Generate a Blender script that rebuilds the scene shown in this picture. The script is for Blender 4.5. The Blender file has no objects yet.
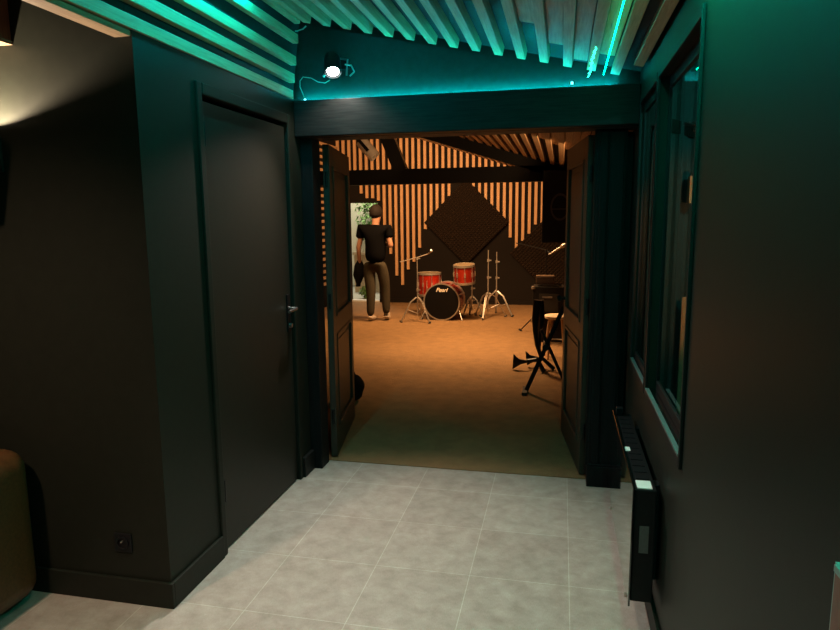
import bpy, bmesh, math, random
from mathutils import Vector, Matrix
random.seed(7)
S = bpy.context.scene
COL = S.collection
# ------------------------------------------------------------------ camera
FPX = 644.48; PIT = 0.149844; ROL = -0.0090715; YAW = 0.2159438; CAMZ = 1.65
F = Vector((-math.sin(YAW)*math.cos(PIT), math.cos(YAW)*math.cos(PIT), -math.sin(PIT)))
R0 = Vector((math.cos(YAW), math.sin(YAW), 0)); U0 = R0.cross(F)
RR = math.cos(ROL)*R0 + math.sin(ROL)*U0; UU = -math.sin(ROL)*R0 + math.cos(ROL)*U0
cam = bpy.data.cameras.new('camera'); camo = bpy.data.objects.new('camera', cam); COL.objects.link(camo)
cam.sensor_width = 36; cam.lens = FPX*36/840; cam.clip_start = .02
M = Matrix((RR, UU, -F)).transposed().to_4x4(); M.translation = (0, 0, CAMZ); camo.matrix_world = M
S.camera = camo
S.view_settings.view_transform = 'Standard'; S.view_settings.look = 'None'; S.view_settings.gamma = 1
S.view_settings.exposure = 0; S.view_settings.use_curve_mapping = False

def ray(x, y): return F + RR*((x-420)/FPX) - UU*((y-315)/FPX)
def atY(x, y, Y):
    d = ray(x, y); return d*(Y/d.y) + Vector((0, 0, CAMZ))
def atX(x, y, X):
    d = ray(x, y); return d*(X/d.x) + Vector((0, 0, CAMZ))
def atZ(x, y, Z=0):
    d = ray(x, y); return d*((Z-CAMZ)/d.z) + Vector((0, 0, CAMZ))

# ------------------------------------------------------------------ materials
def newmat(name):
    m = bpy.data.materials.new(name); m.use_nodes = True
    nt = m.node_tree; return m, nt, nt.nodes['Principled BSDF']
def tex(nt, kind, scale, **kw):
    tc = nt.nodes.new('ShaderNodeTexCoord'); mp = nt.nodes.new('ShaderNodeMapping')
    t = nt.nodes.new(kind); nt.links.new(tc.outputs['Object'], mp.inputs[0]); nt.links.new(mp.outputs[0], t.inputs['Vector'])
    mp.inputs['Scale'].default_value = scale if isinstance(scale, (tuple, list)) else (scale,)*3
    for k, v in kw.items():
        t.inputs[k].default_value = v
    return t, mp
def ramp(nt, src, stops):
    r = nt.nodes.new('ShaderNodeValToRGB'); e = r.color_ramp.elements
    e[0].position, e[0].color = stops[0][0], (*stops[0][1], 1)
    e[1].position, e[1].color = stops[-1][0], (*stops[-1][1], 1)
    for p, c in stops[1:-1]:
        n = e.new(p); n.color = (*c, 1)
    nt.links.new(src, r.inputs[0]); return r
def bump(nt, b, src, strength, dist=.002):
    n = nt.nodes.new('ShaderNodeBump'); n.inputs['Strength'].default_value = strength; n.inputs['Distance'].default_value = dist
    nt.links.new(src, n.inputs['Height']); nt.links.new(n.outputs[0], b.inputs['Normal'])
def plain(name, col, rough=.5, metal=0, var=.12, scale=8, bmp=0, spec=.5, coat=0):
    m, nt, b = newmat(name)
    t, _ = tex(nt, 'ShaderNodeTexNoise', scale, Detail=4.0)
    r = ramp(nt, t.outputs['Fac'], [(.3, tuple(c*(1-var) for c in col)), (.7, tuple(min(1, c*(1+var)) for c in col))])
    nt.links.new(r.outputs[0], b.inputs['Base Color'])
    b.inputs['Roughness'].default_value = rough; b.inputs['Metallic'].default_value = metal
    b.inputs['Specular IOR Level'].default_value = spec; b.inputs['Coat Weight'].default_value = coat
    if bmp: bump(nt, b, t.outputs['Fac'], bmp)
    return m
def wood(name, c1, c2, axis='Y', rough=.6, sc=1.0, spec=.4):
    m, nt, b = newmat(name); b.inputs['Specular IOR Level'].default_value = spec
    s = {'X': (1.2, 22, 22), 'Y': (22, 1.2, 22), 'Z': (22, 22, 1.2)}[axis]
    t, _ = tex(nt, 'ShaderNodeTexNoise', tuple(v*sc for v in s), Detail=6.0, Distortion=.6)
    k, _ = tex(nt, 'ShaderNodeTexVoronoi', tuple(v*.22*sc for v in s), Randomness=1.0)
    r = ramp(nt, t.outputs['Fac'], [(.3, c1), (.5, tuple((a+b_)/2 for a, b_ in zip(c1, c2))), (.72, c2)])
    r2 = ramp(nt, k.outputs['Distance'], [(.02, tuple(a*.4 for a in c1)), (.09, (1, 1, 1))])
    mx = nt.nodes.new('ShaderNodeMix'); mx.data_type = 'RGBA'; mx.blend_type = 'MULTIPLY'; mx.inputs[0].default_value = .8
    nt.links.new(r.outputs[0], mx.inputs[6]); nt.links.new(r2.outputs[0], mx.inputs[7])
    nt.links.new(mx.outputs[2], b.inputs['Base Color']); b.inputs['Roughness'].default_value = rough
    bump(nt, b, t.outputs['Fac'], .35)
    return m
def emis(name, col, st):
    m, nt, b = newmat(name); b.inputs['Base Color'].default_value = (*[c*.3 for c in col], 1)
    b.inputs['Emission Color'].default_value = (*col, 1); b.inputs['Emission Strength'].default_value = st; return m

MT = {}
MT['wall'] = plain('dark green-grey wall paint', (.013, .0145, .0105), .5, var=.08, scale=5, bmp=.05, spec=.16)
MT['wallup'] = plain('dark paint of gable', (.022, .028, .026), .5, var=.1, scale=6, spec=.15)
MT['door'] = plain('dark door paint', (.018, .0165, .0125), .42, var=.06, scale=4, spec=.2)
MT['black'] = plain('black paint', (.009, .009, .009), .5, var=.1, spec=.2)
MT['beam'] = wood('black stained beam', (.006, .006, .006), (.02, .019, .018), 'X', .45, spec=.18)
MT['post'] = wood('black stained post', (.005, .0055, .006), (.011, .012, .013), 'Z', .5, spec=.12)
MT['leaf'] = wood('dark stained door leaf', (.03, .022, .017), (.055, .038, .027), 'Z', .45, spec=.25)
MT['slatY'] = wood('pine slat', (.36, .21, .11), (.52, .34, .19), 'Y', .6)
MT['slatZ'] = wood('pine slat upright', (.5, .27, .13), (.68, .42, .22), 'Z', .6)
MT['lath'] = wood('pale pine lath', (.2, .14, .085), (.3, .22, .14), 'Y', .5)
MT['board'] = plain('dark ceiling board', (.02, .024, .024), .6, spec=.15)
MT['farwall'] = plain('dark brown wall', (.009, .0065, .005), .8, var=.15, spec=.15)
MT['foam'] = plain('charcoal foam', (.02, .013, .009), .95, var=.1, scale=20, spec=.1)
MT['chrome'] = plain('chrome', (.5, .46, .41), .34, .8, .03)
MT['steel'] = plain('brushed steel', (.45, .44, .42), .35, 1, .05)
MT['rubber'] = plain('black rubber', (.012, .012, .012), .7)
MT['plastic'] = plain('black plastic', (.008, .008, .009), .4, spec=.2)
MT['gloss'] = plain('black glass', (.004, .004, .004), .04, spec=.9, coat=1, var=0)
MT['tolex'] = plain('black vinyl covering', (.007, .0065, .006), .65, bmp=.4, scale=120, spec=.2)
MT['whitepl'] = plain('white plastic', (.75, .75, .72), .4, var=.04)
MT['paper'] = plain('white paper label', (.72, .74, .7), .6, var=.03)
MT['ink'] = plain('printed ink', (.05, .05, .05), .6, var=.03)
MT['labelgrey'] = plain('grey rating label', (.08, .08, .08), .5, var=.25, scale=90)
MT['leather'] = plain('brown leather', (.10, .040, .013), .42, var=.25, scale=14, bmp=.3)
MT['red'] = plain('red sparkle lacquer', (.30, .017, .007), .25, .3, .35, 160, coat=.6)
MT['head'] = plain('white drum head', (.14, .10, .06), .4, var=.05)
MT['bhead'] = plain('black drum head', (.004, .004, .004), .4, var=.05, spec=.15)
MT['shirt'] = plain('black cotton', (.004, .004, .0045), .95, var=.2, scale=15, spec=.0)
MT['trouser'] = plain('grey brown trousers', (.04, .034, .023), .95, var=.25, scale=18, bmp=.3, spec=.1)
MT['skin'] = plain('skin', (.33, .17, .11), .55, var=.06)
MT['hair'] = plain('dark brown hair', (.008, .005, .004), .8, var=.4, scale=60, spec=.2)
MT['shoe'] = plain('pale trainers', (.42, .34, .27), .7)
MT['jacket'] = plain('dark jacket cloth', (.005, .005, .006), .95, var=.3, spec=.1)
MT['pink'] = plain('salmon panel', (.42, .16, .11), .6, var=.08)
MT['beadm'] = plain('grey bead', (.10, .13, .125), .4)
MT['edge'] = plain('pale edge', (.45, .5, .44), .5, var=.05)
MT['cabwood'] = wood('reddish cabinet wood', (.13, .05, .025), (.22, .09, .045), 'Z', .45)
MT['stoolseat'] = plain('cream stool seat', (.62, .5, .36), .5)
MT['stoolwood'] = wood('stool beech', (.34, .2, .1), (.5, .32, .18), 'Z')
MT['leaf_green'] = plain('foliage', (.12, .22, .06), .7, var=.5, scale=12)
MT['cream'] = plain('cream render', (.6, .56, .42), .8, var=.08)
MT['fence'] = wood('weathered fence boards', (.3, .24, .15), (.45, .37, .25), 'Z', .8)
MT['ground'] = plain('pale paving', (.4, .38, .32), .8)
MT['cable'] = plain('grey cable', (.3, .32, .3), .5)
MT['ampgrill'] = plain('speaker grille cloth', (.02, .018, .016), .8, var=.5, scale=250)

# tiles
m, nt, b = newmat('grey stone tiles'); MT['tile'] = m
t, mp = tex(nt, 'ShaderNodeTexBrick', 1.0); t.offset = 0; t.squash = 1
mp.inputs['Location'].default_value = (-.069+.4515*40, -3.69+.46*40, 0)
for k, v in {'Scale': 1.0, 'Brick Width': .4515, 'Row Height': .46, 'Mortar Size': .0022, 'Mortar Smooth': .3, 'Bias': 0.0}.items(): t.inputs[k].default_value = v
t.inputs['Color1'].default_value = (.345, .30, .268, 1); t.inputs['Color2'].default_value = (.39, .345, .31, 1); t.inputs['Mortar'].default_value = (.50, .48, .43, 1)
n1, _ = tex(nt, 'ShaderNodeTexNoise', 2.3, Detail=9.0, Roughness=.62, Distortion=.2)
r1 = ramp(nt, n1.outputs['Fac'], [(.3, (.74, .71, .67)), (.5, (.92, .90, .88)), (.7, (1.1, 1.1, 1.1))])
n2, _ = tex(nt, 'ShaderNodeTexNoise', (60, 14, 14), Detail=5.0)
r2 = ramp(nt, n2.outputs['Fac'], [(.3, (.88, .87, .86)), (.7, (1.05, 1.05, 1.05))])
mx = nt.nodes.new('ShaderNodeMix'); mx.data_type = 'RGBA'; mx.blend_type = 'MULTIPLY'; mx.inputs[0].default_value = 1
mx2 = nt.nodes.new('ShaderNodeMix'); mx2.data_type = 'RGBA'; mx2.blend_type = 'MULTIPLY'; mx2.inputs[0].default_value = 1
nt.links.new(t.outputs['Color'], mx.inputs[6]); nt.links.new(r1.outputs[0], mx.inputs[7])
nt.links.new(mx.outputs[2], mx2.inputs[6]); nt.links.new(r2.outputs[0], mx2.inputs[7])
nt.links.new(mx2.outputs[2], b.inputs['Base Color']); b.inputs['Roughness'].default_value = .5
bump(nt, b, n1.outputs['Fac'], .12)
# carpet
m, nt, b = newmat('brown loop carpet'); MT['carpet'] = m
n1, _ = tex(nt, 'ShaderNodeTexNoise', (90, 45, 60), Detail=3.0, Roughness=.8)
n2, _ = tex(nt, 'ShaderNodeTexNoise', 1.6, Detail=5.0)
r1 = ramp(nt, n1.outputs['Fac'], [(.32, (.11, .056, .020)), (.5, (.25, .140, .056)), (.7, (.38, .23, .10))])
r2 = ramp(nt, n2.outputs['Fac'], [(.3, (.84, .84, .84)), (.7, (1.1, 1.1, 1.1))])
mx = nt.nodes.new('ShaderNodeMix'); mx.data_type = 'RGBA'; mx.blend_type = 'MULTIPLY'; mx.inputs[0].default_value = 1
nt.links.new(r1.outputs[0], mx.inputs[6]); nt.links.new(r2.outputs[0], mx.inputs[7]); nt.links.new(mx.outputs[2], b.inputs['Base Color'])
b.inputs['Roughness'].default_value = .95; bump(nt, b, n1.outputs['Fac'], .8, .01)
# window glass
m, nt, b = newmat('window glass'); MT['glass'] = m
tr = nt.nodes.new('ShaderNodeBsdfTransparent'); tr.inputs[0].default_value = (.8, .86, .84, 1)
gl = nt.nodes.new('ShaderNodeBsdfGlossy'); gl.inputs['Roughness'].default_value = .015
fr = nt.nodes.new('ShaderNodeFresnel'); fr.inputs[0].default_value = 1.6
ge = nt.nodes.new('ShaderNodeNewGeometry'); iv = nt.nodes.new('ShaderNodeMath'); iv.operation = 'SUBTRACT'; iv.inputs[0].default_value = 1
nt.links.new(ge.outputs['Backfacing'], iv.inputs[1]); ml = nt.nodes.new('ShaderNodeMath'); ml.operation = 'MULTIPLY'
nt.links.new(fr.outputs[0], ml.inputs[0]); nt.links.new(iv.outputs[0], ml.inputs[1])
ms = nt.nodes.new('ShaderNodeMixShader'); nt.links.new(ml.outputs[0], ms.inputs[0]); nt.links.new(tr.outputs[0], ms.inputs[1]); nt.links.new(gl.outputs[0], ms.inputs[2])
nt.links.new(ms.outputs[0], nt.nodes['Material Output'].inputs[0])
MT['led_cyan'] = emis('cyan light strip', (0.0, .60, .66), 210)
MT['led_teal'] = emis('teal light strip', (0.0, .9, .42), 11)
MT['led_hid'] = emis('teal light strip ridge', (0.0, .66, .74), 620)
MT['led_cross'] = emis('teal light strip across', (0.0, .78, .50), 560)
MT['led_green'] = emis('green light strip', (.03, .9, .5), 6)
MT['led_dot'] = emis('cyan diode', (.2, .85, 1), 3)
MT['lampface'] = emis('lamp lens', (.85, 1, .95), 30)
MT['warmface'] = emis('warm lamp lens', (1, .6, .3), 12)

# ------------------------------------------------------------------ mesh helpers
class MB:
    def __init__(s): s.bm = bmesh.new()
    def box(s, x0, x1, y0, y1, z0, z1, mat=None):
        v = [s.bm.verts.new(p) for p in ((x0,y0,z0),(x1,y0,z0),(x1,y1,z0),(x0,y1,z0),(x0,y0,z1),(x1,y0,z1),(x1,y1,z1),(x0,y1,z1))]
        if mat: 
            for q in v: q.co = mat @ q.co
        for f in ((0,3,2,1),(4,5,6,7),(0,1,5,4),(1,2,6,5),(2,3,7,6),(3,0,4,7)): s.bm.faces.new([v[i] for i in f])
        return s
    def bar(s, a, b, w, h, up=(0,0,1)):
        a, b = Vector(a), Vector(b); d = (b-a); L = d.length; d.normalize()
        u = Vector(up); r = d.cross(u)
        if r.length < 1e-4: r = d.cross(Vector((1,0,0)))
        r.normalize(); u = r.cross(d)
        m = Matrix((r, d, u)).transposed().to_4x4(); m.translation = a
        return s.box(-w/2, w/2, 0, L, -h/2, h/2, m)
    def tube(s, pts, r, n=8, cap=True):
        pts = [Vector(p) for p in pts]; rs = r if isinstance(r, (list, tuple)) else [r]*len(pts); rings = []
        pu = None
        for i, p in enumerate(pts):
            d = (pts[min(i+1, len(pts)-1)] - pts[max(i-1, 0)]).normalized()
            u = Vector((0,0,1)) if pu is None else pu
            e = d.cross(u)
            if e.length < .05: e = d.cross(Vector((1,.2,0)))
            e.normalize(); u = e.cross(d); pu = u
            rings.append([s.bm.verts.new(p + e*math.cos(2*math.pi*k/n)*rs[i] + u*math.sin(2*math.pi*k/n)*rs[i]) for k in range(n)])
        for a, b in zip(rings, rings[1:]):
            for k in range(n): s.bm.faces.new((a[k], a[(k+1)%n], b[(k+1)%n], b[k]))
        if cap: s.bm.faces.new(rings[0][::-1]); s.bm.faces.new(rings[-1])
        return s
    def lathe(s, prof, mat=None, n=32, close=False):
        rings = []
        for r, z in prof:
            rings.append([s.bm.verts.new((r*math.cos(2*math.pi*k/n), r*math.sin(2*math.pi*k/n), z)) for k in range(n)])
        if mat:
            for q in rings:
                for v in q: v.co = mat @ v.co
        pairs = list(zip(rings, rings[1:])) + ([(rings[-1], rings[0])] if close else [])
        for a, b in pairs:
            for k in range(n): s.bm.faces.new((a[k], a[(k+1)%n], b[(k+1)%n], b[k]))
        if not close: s.bm.faces.new(rings[0][::-1]); s.bm.faces.new(rings[-1])
        return s
    def prism(s, poly, a, b, plane='XZ'):   # polygon extruded along the missing axis
        def P(p, t): return {'XZ': (p[0], t, p[1]), 'YZ': (t, p[0], p[1]), 'XY': (p[0], p[1], t)}[plane]
        va = [s.bm.verts.new(P(p, a)) for p in poly]; vb = [s.bm.verts.new(P(p, b)) for p in poly]; n = len(poly)
        s.bm.faces.new(va); s.bm.faces.new(vb[::-1])
        for k in range(n): s.bm.faces.new((va[k], vb[k], vb[(k+1)%n], va[(k+1)%n]))
        return s
    def build(s, name, mat, parent=None, bevel=0, seg=2, smooth=False):
        bmesh.ops.recalc_face_normals(s.bm, faces=s.bm.faces)
        me = bpy.data.meshes.new(name); s.bm.to_mesh(me); s.bm.free()
        o = bpy.data.objects.new(name, me); COL.objects.link(o); me.materials.append(MT[mat] if isinstance(mat, str) else mat)
        if smooth:
            for p in me.polygons: p.use_smooth = True
            try: me.set_sharp_from_angle(angle=math.radians(40))
            except Exception: pass
        if parent: o.parent = parent; o.matrix_parent_inverse = parent.matrix_world.inverted() if False else Matrix.Translation(parent.location).inverted() if parent.parent is None and parent.rotation_euler.z == 0 else Matrix()
        if bevel:
            bv = o.modifiers.new('bevel', 'BEVEL'); bv.width = bevel; bv.segments = seg; bv.limit_method = 'ANGLE'
        return o
def tag(o, label=None, cat=None, group=None, kind=None):
    if label: o['label'] = label
    if cat: o['category'] = cat
    if group: o['group'] = group
    if kind: o['kind'] = kind
    return o
def empty(name, loc, label=None, cat=None, group=None):
    o = bpy.data.objects.new(name, None); COL.objects.link(o); o.location = loc; o.empty_display_size = .1
    return tag(o, label, cat, group)
def struct(o, label=None): return tag(o, label, kind='structure')
def rot(ax, a, loc=(0,0,0)): return Matrix.Translation(Vector(loc)) @ Matrix.Rotation(a, 4, ax)
def align(a, b):
    a, b = Vector(a), Vector(b); q = (b-a).to_track_quat('Z', 'Y'); m = q.to_matrix().to_4x4(); m.translation = a; return m

XR = .40; XL = -1.60; YW = 3.85; YN = 2.27; YT = 4.015
fz = lambda X: 2.466-.2194*X        # underside of the front slats
rz = lambda X: 2.265-.318*X         # underside of the far slats right of the ridge
RX = -3.5
rzz = lambda X: rz(X) if X > RX else rz(RX)-.318*(RX-X)
# ------------------------------------------------------------------ floors
struct(MB().box(-3.6, 2.6, -1.6, YT, -.1, 0).build('floor', 'tile'), 'grey square stone tile floor of the entrance')
carpet = tag(MB().box(-4.3, .95, YT, 12.2, -.1, .006).build('carpet', 'carpet'), 'brown loop-pile carpet covering the music room floor beyond the tiles', 'carpet')

# ------------------------------------------------------------------ front room walls
w = MB()
w.box(-1.75, XL, YN, 2.70, 0, 2.36).box(-1.75, XL, 3.68, YT, 0, 2.36).box(-1.75, XL, 2.70, 3.68, 2.22, 2.36)
wl = struct(w.build('wall_left', 'wall'), 'dark painted left wall holding the closed door')
w = MB().box(-3.6, -1.75, YN, YN+.12, 0, 3.0)
w.box(-1.75, -1.6001, YN-.0005, YN+.0, 0, 2.36)
struct(w.build('wall_alcove', 'wall'), 'dark wall beside the left wall, lit by the sconce')
# steep upper left cladding and board
w = MB().prism([(-1.75, 2.36), (-1.635, 2.36), (-1.56, 2.9), (-1.75, 2.9)], YN, YW)
w.prism([(-1.66, 2.372), (-1.635, 2.372), (-1.56, 2.9), (-1.62, 2.9)], -1.6, YN)
struct(w.build('wall_upper_left', 'board'), 'dark board behind the stacked slats above the left wall')
# right wall with two window openings
wy = [(2.145, 3.02), (3.08, 3.68)]; wz0, wz1 = .86, 2.235
w = MB()
w.box(XR, .450, -1.6, wy[0][0], 0, 2.6).box(XR, .450, wy[0][0], wy[1][1], 0, wz0).box(XR, .450, wy[0][0], wy[1][1], wz1, 2.6)
w.box(XR, .450, wy[0][1], wy[1][0], wz0, wz1).box(XR, .450, wy[1][1], YT+.06, 0, 2.6)
struct(w.build('wall_right', 'wall'), 'dark painted right wall with window and heater')
struct(MB().box(-3.6, 2.6, -1.72, -1.6, 0, 3.1).build('wall_back', 'wall'), 'dark wall behind the viewer')
struct(MB().box(-3.72, -3.6, -1.72, YN+.12, 0, 3.1).build('wall_alcove_side', 'wall'), 'dark side wall of the sitting corner')
struct(MB().box(-3.6, -1.66, -1.6, YN, 2.85, 2.9).build('ceiling_alcove', 'board'), 'dark ceiling of the sitting corner')
# gable wall over the opening
w = MB().prism([(-1.75, 2.14), (.52, 2.14), (.52, 2.62), (-1.75, 3.1)], YW, YW+.16)
wg = struct(w.build('wall_far', 'wallup'), 'dark gable wall above the double doorway')
# panelling right of the post, set back
w = MB().box(.36, .52, YT+.06, YT+.1, 0, 2.14)
for k in range(3): w.box(.175+.06*k, .225+.06*k, 3.955-.005, 3.97, .12, 2.14)
struct(w.build('trim_1', 'post'), 'narrow black boards closing the right side of the doorway')
# ceiling board and slats
def yb(X): return YW
c = MB().prism([(-1.6, fz(-1.6)+.05), (XR+.1, fz(XR+.1)+.05), (XR+.1, fz(XR+.1)+.13), (-1.6, fz(-1.6)+.13)], -1.6, YW)
ceil = struct(c.build('ceiling', 'board'), 'dark sloping ceiling board above the slats')
sl = MB(); an = math.atan(.2194)
xs = [-1.50+.1262*k for k in range(15)]
for k, X in enumerate(xs):
    if X > XR-.02: break
    a = Vector((X, -1.5, fz(X)+.025)); b_ = Vector((X, YW-.05-.004*(k%3), fz(X)+.025))
    sl.bar(a, b_, .048, .05, up=(math.sin(an), 0, math.cos(an)))
X=.36; sl.bar((X, -1.5, fz(X)+.025), (X, 3.52, fz(X)+.025), .048, .05, up=(math.sin(an), 0, math.cos(an)))
sl.build('slats', 'slatY', ceil, bevel=.002, seg=1)
# in-fill boards on the near right part, their ends step along a diagonal
fi = MB(); fe = [(547, 13), (577, 27), (603, 42), (640, 56)]
ie = {9: None}
for k in range(8, 14):
    X = xs[k]+.0631
    Y = 2.55+.30*(k-8)
    if k == 12: Y = 3.7
    if k >= 13 or X > XR-.03: Y = 3.5
    if X > XR-.02: break
    fi.bar((X, -1.5, fz(X)+.036), (X, Y, fz(X)+.036), .074, .024, up=(math.sin(an), 0, math.cos(an)))
fi.build('infill_boards', 'slatY', ceil, bevel=.002, seg=1)
# stacked slats up the steep left side
sw = MB()
for z in (2.385, 2.478, 2.577, 2.70, 2.81):
    X = -1.60+.0 + (z-2.36)*.14
    sw.bar((X-.012, -1.5, z), (X-.012, 3.765, z), .036, .05)
sw.build('stacked_slats', 'slatY', bpy.data.objects['wall_upper_left'], bevel=.002, seg=1)
tag(MB().box(-1.672, -1.602, -1.2, YN-.004, 2.335, 2.356).build('lath', 'lath', bevel=.002), 'pale pine lath along the bottom edge of the stacked slats, lit from below', 'lath')
# lintel beam, posts
struct(MB().box(XL, XR, 3.78, 3.96, 2.142, 2.355).build('trim_2', 'beam', bevel=.006), 'heavy black beam across the double doorway')
struct(MB().box(XL, -1.522, 3.86, YT-.02, 0, 2.142).build('trim_3', 'post', bevel=.004), 'black post on the left side of the doorway')
p = MB().box(.19, .355, 3.94, YT+.05, .0, 2.142).box(.205, .25, 3.925, 3.94, .12, 2.13).box(.262, .34, 3.93, 3.94, .12, 2.13)
p.box(.183, .358, 3.905, YT+.05, 0, .13).box(.19, .352, 3.915, YT, .13, .142)
struct(p.build('trim_4', 'post', bevel=.003), 'black fluted post with plinth block on the right of the doorway')
# baseboards
struct(MB().box(-3.6, XL+.016, YN-.016, YN, 0, .115).box(XL, XL+.016, YN, 2.69, 0, .115).build('baseboard_left', 'wall', bevel=.003), 'dark baseboard wrapping the wall corner')
struct(MB().box(XL, XL+.026, 3.70, 3.99, 0, .13).build('baseboard_doorway', 'black', bevel=.004), 'short black baseboard beside the doorway')
struct(MB().box(XR-.014, XR, -1.6, 3.9, 0, .10).build('baseboard_right', 'wall', bevel=.003), 'dark baseboard under the heater')

# ------------------------------------------------------------------ door 1 (closed, left wall)
d = empty('door_1', (XL, 3.2, 0)); struct(d, 'closed dark flush door in the left wall')
MB().box(-1.66, XL-.012, 2.735, 3.655, .008, 2.185).build('door_leaf', 'door', d, bevel=.002)
f_ = MB().box(-1.7, XL+.012, 2.685, 2.73, 0, 2.26).box(-1.7, XL+.012, 3.66, 3.705, 0, 2.26).box(-1.7, XL+.012, 2.73, 3.66, 2.205, 2.26)
fr_ = f_.build('door_frame', 'wall', d, bevel=.006)
hd = MB().box(XL-.012, XL-.003, 3.588, 3.632, .97, 1.20).build('handle_plate', 'plastic', d, bevel=.002)
h = MB().tube([(XL-.004, 3.61, 1.115), (XL+.045, 3.61, 1.115), (XL+.05, 3.60, 1.115), (XL+.05, 3.49, 1.11)], .009, 10)
tag(h.build('door_handle', 'steel', hd, smooth=True), 'black and steel lever handle')
MB().tube([(XL-.004, 3.61, 1.01), (XL+.012, 3.61, 1.01)], .014, 12).build('lock_knob', 'steel', hd, smooth=True)
for z in (.27, 1.98):
    MB().tube([(XL+.004, 2.737, z), (XL+.004, 2.737, z+.11)], .008, 10).build('hinge', 'plastic', d, smooth=True)

# ------------------------------------------------------------------ double doors (open)
def leafdoor(name, hx, hy, ex, ey, label, face):
    L = math.hypot(ex-hx, ey-hy); a = math.atan2(ey-hy, ex-hx)
    root = empty(name, (0, 0, 0)); struct(root, label)
    mt = Matrix.Translation((hx, hy, 0)) @ Matrix.Rotation(a, 4, 'Z')
    z1 = 2.125; T = .042
    s = MB()
    for (x0, x1, z0, z1_) in ((0, .12, .015, z1), (L-.12, L, .015, z1), (.12, L-.12, .015, .2), (.12, L-.12, .86, .98), (.12, L-.12, z1-.13, z1)):
        s.box(x0, x1, -T/2, T/2, z0, z1_, mt)
    s.build('leaf_frame', 'leaf', root, bevel=.002)
    for z0, z1_ in ((.2, .86), (.98, z1-.13)):
        pn = MB().box(.12, L-.12, -.008, .008, z0, z1_, mt)
        pn.box(.18, L-.18, -.014, .014, z0+.06, z1_-.06, mt)
        o = pn.build('door_panel', 'leaf', root, bevel=.004)
        q = MB()
        for sgn in (-1, 1):
            y0, y1 = sorted((sgn*.008, sgn*.028))
            q.box(.12, .14, y0, y1, z0, z1_, mt).box(L-.14, L-.12, y0, y1, z0, z1_, mt).box(.14, L-.14, y0, y1, z0, z0+.02, mt).box(.14, L-.14, y0, y1, z1_-.02, z1_, mt)
        q.build('moulding', 'leaf', o, bevel=.004)
    for z in (.25, 1.05, 1.85):
        MB().tube([mt@Vector((-.004, 0, z)), mt@Vector((-.004, 0, z+.1))], .009, 8).build('hinge', 'black', root, smooth=True)
    return root, mt, L
dl, m2, L2 = leafdoor('door_2', -1.508, 4.06, -1.668, 4.95, 'left leaf of the open panelled double door', 1)
dr, m3, L3 = leafdoor('door_3', .163, 4.06, .048, 4.93, 'right leaf of the open panelled double door', -1)
MB().lathe([(.012, 0), (.012, .03), (.024, .035), (.026, .05), (.012, .06)], m3 @ rot('X', math.radians(-90), (L3-.06, .02, 1.05)), 16).build('knob', 'black', dr, smooth=True)

# ------------------------------------------------------------------ windows
k = 0
for (y0, y1), dep, nm in ((wy[0], .038, 1), (wy[1], .014, 2)):
    r_ = empty('window_%d' % nm, (XR, (y0+y1)/2, wz0)); struct(r_, 'dark framed interior window pane in the right wall, ' + ('nearer' if nm == 1 else 'farther'))
    f = MB()
    e0 = .03; g = XR+dep
    # casing on the wall face
    f.box(XR-.012, XR, y0-.012, y0+.004, wz0-.03, wz1+.03).box(XR-.012, XR, y1-.004, y1+.03, wz0-.03, wz1+.03)
    f.box(XR-.012, XR, y0+.004, y1-.004, wz1-.004, wz1+.03).box(XR-.012, XR, y0+.004, y1-.004, wz0-.03, wz0+.004)
    f.build('window_frame', 'black', r_, bevel=.003)
    s = MB()
    s.box(g-.004, g+.011, y0, y0+.022, wz0, wz1).box(g-.004, g+.011, y1-.012, y1, wz0, wz1).box(g-.004, g+.011, y0+.022, y1-.012, wz0, wz0+.05).box(g-.004, g+.011, y0+.022, y1-.012, wz1-.05, wz1)
    s.build('sash', 'black', r_, bevel=.003)
    MB().box(g+.002, g+.006, y0+.02, y1-.02, wz0+.045, wz1-.045).build('pane', 'glass', r_)
    MB().box(XR-.012, XR+.004, y0+.012, y1-.012, wz0+.005, wz0+.014).build('glazing_bead', 'beadm', r_)
    MB().box(XR+.0045, g-.005, y0+.006, y1-.006, wz0, wz0+.012).build('window_sill', 'gloss', r_, bevel=.002)
# dark room behind the window
w = MB()
w.box(.451, 2.4, 1.7, 1.75, 0, 2.6).box(.525, 2.4, 4.3, 4.35, 0, 2.6).box(2.4, 2.45, 1.7, 4.35, 0, 2.6).box(.451, 2.45, 1.7, 4.35, 2.6, 2.65)
struct(w.build('wall_control_room', 'wallup'), 'dark room behind the windows')

cv = MB(); pl = []
for i in range(61):
    pl.append((.50+.018*i, 4.03+.022*math.sin(i*1.25)))
for (xa, ya), (xb, yb_) in zip(pl, pl[1:]):
    cv.prism([(xa, ya), (xb, yb_), (xb, yb_+.004), (xa, ya+.004)], .03, 2.45, 'XY')
tag(cv.build('curtain', plain('dark teal curtain', (.05, .09, .09), .9)), 'dark pleated curtain added behind the right wall windows in place of a teal reflection', 'curtain')  # invented backdrop that gives the panes their teal folds
q0, q1 = atY(682, 297, 3.95), atY(688, 378, 3.95)
tag(MB().box(q0.x, q1.x, 3.94, 3.96, 0, q0.z).build('warm_patch_board', 'slatZ'), 'upright wooden board added for the orange patch in the lower half of the nearer window', 'board')  # made-up board, stands in for a warm reflection low in the pane
q0, q1 = atY(690, 176, 3.93), atY(696, 203, 3.93)
tag(MB().box(q0.x, q1.x, 3.92, 4.0, q1.z, q0.z).build('warm_patch_box', 'slatZ'), 'small wooden box added before the curtain for the upper orange patch in the nearer window', 'box')  # made-up box, stands in for a second warm reflection higher up
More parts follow.
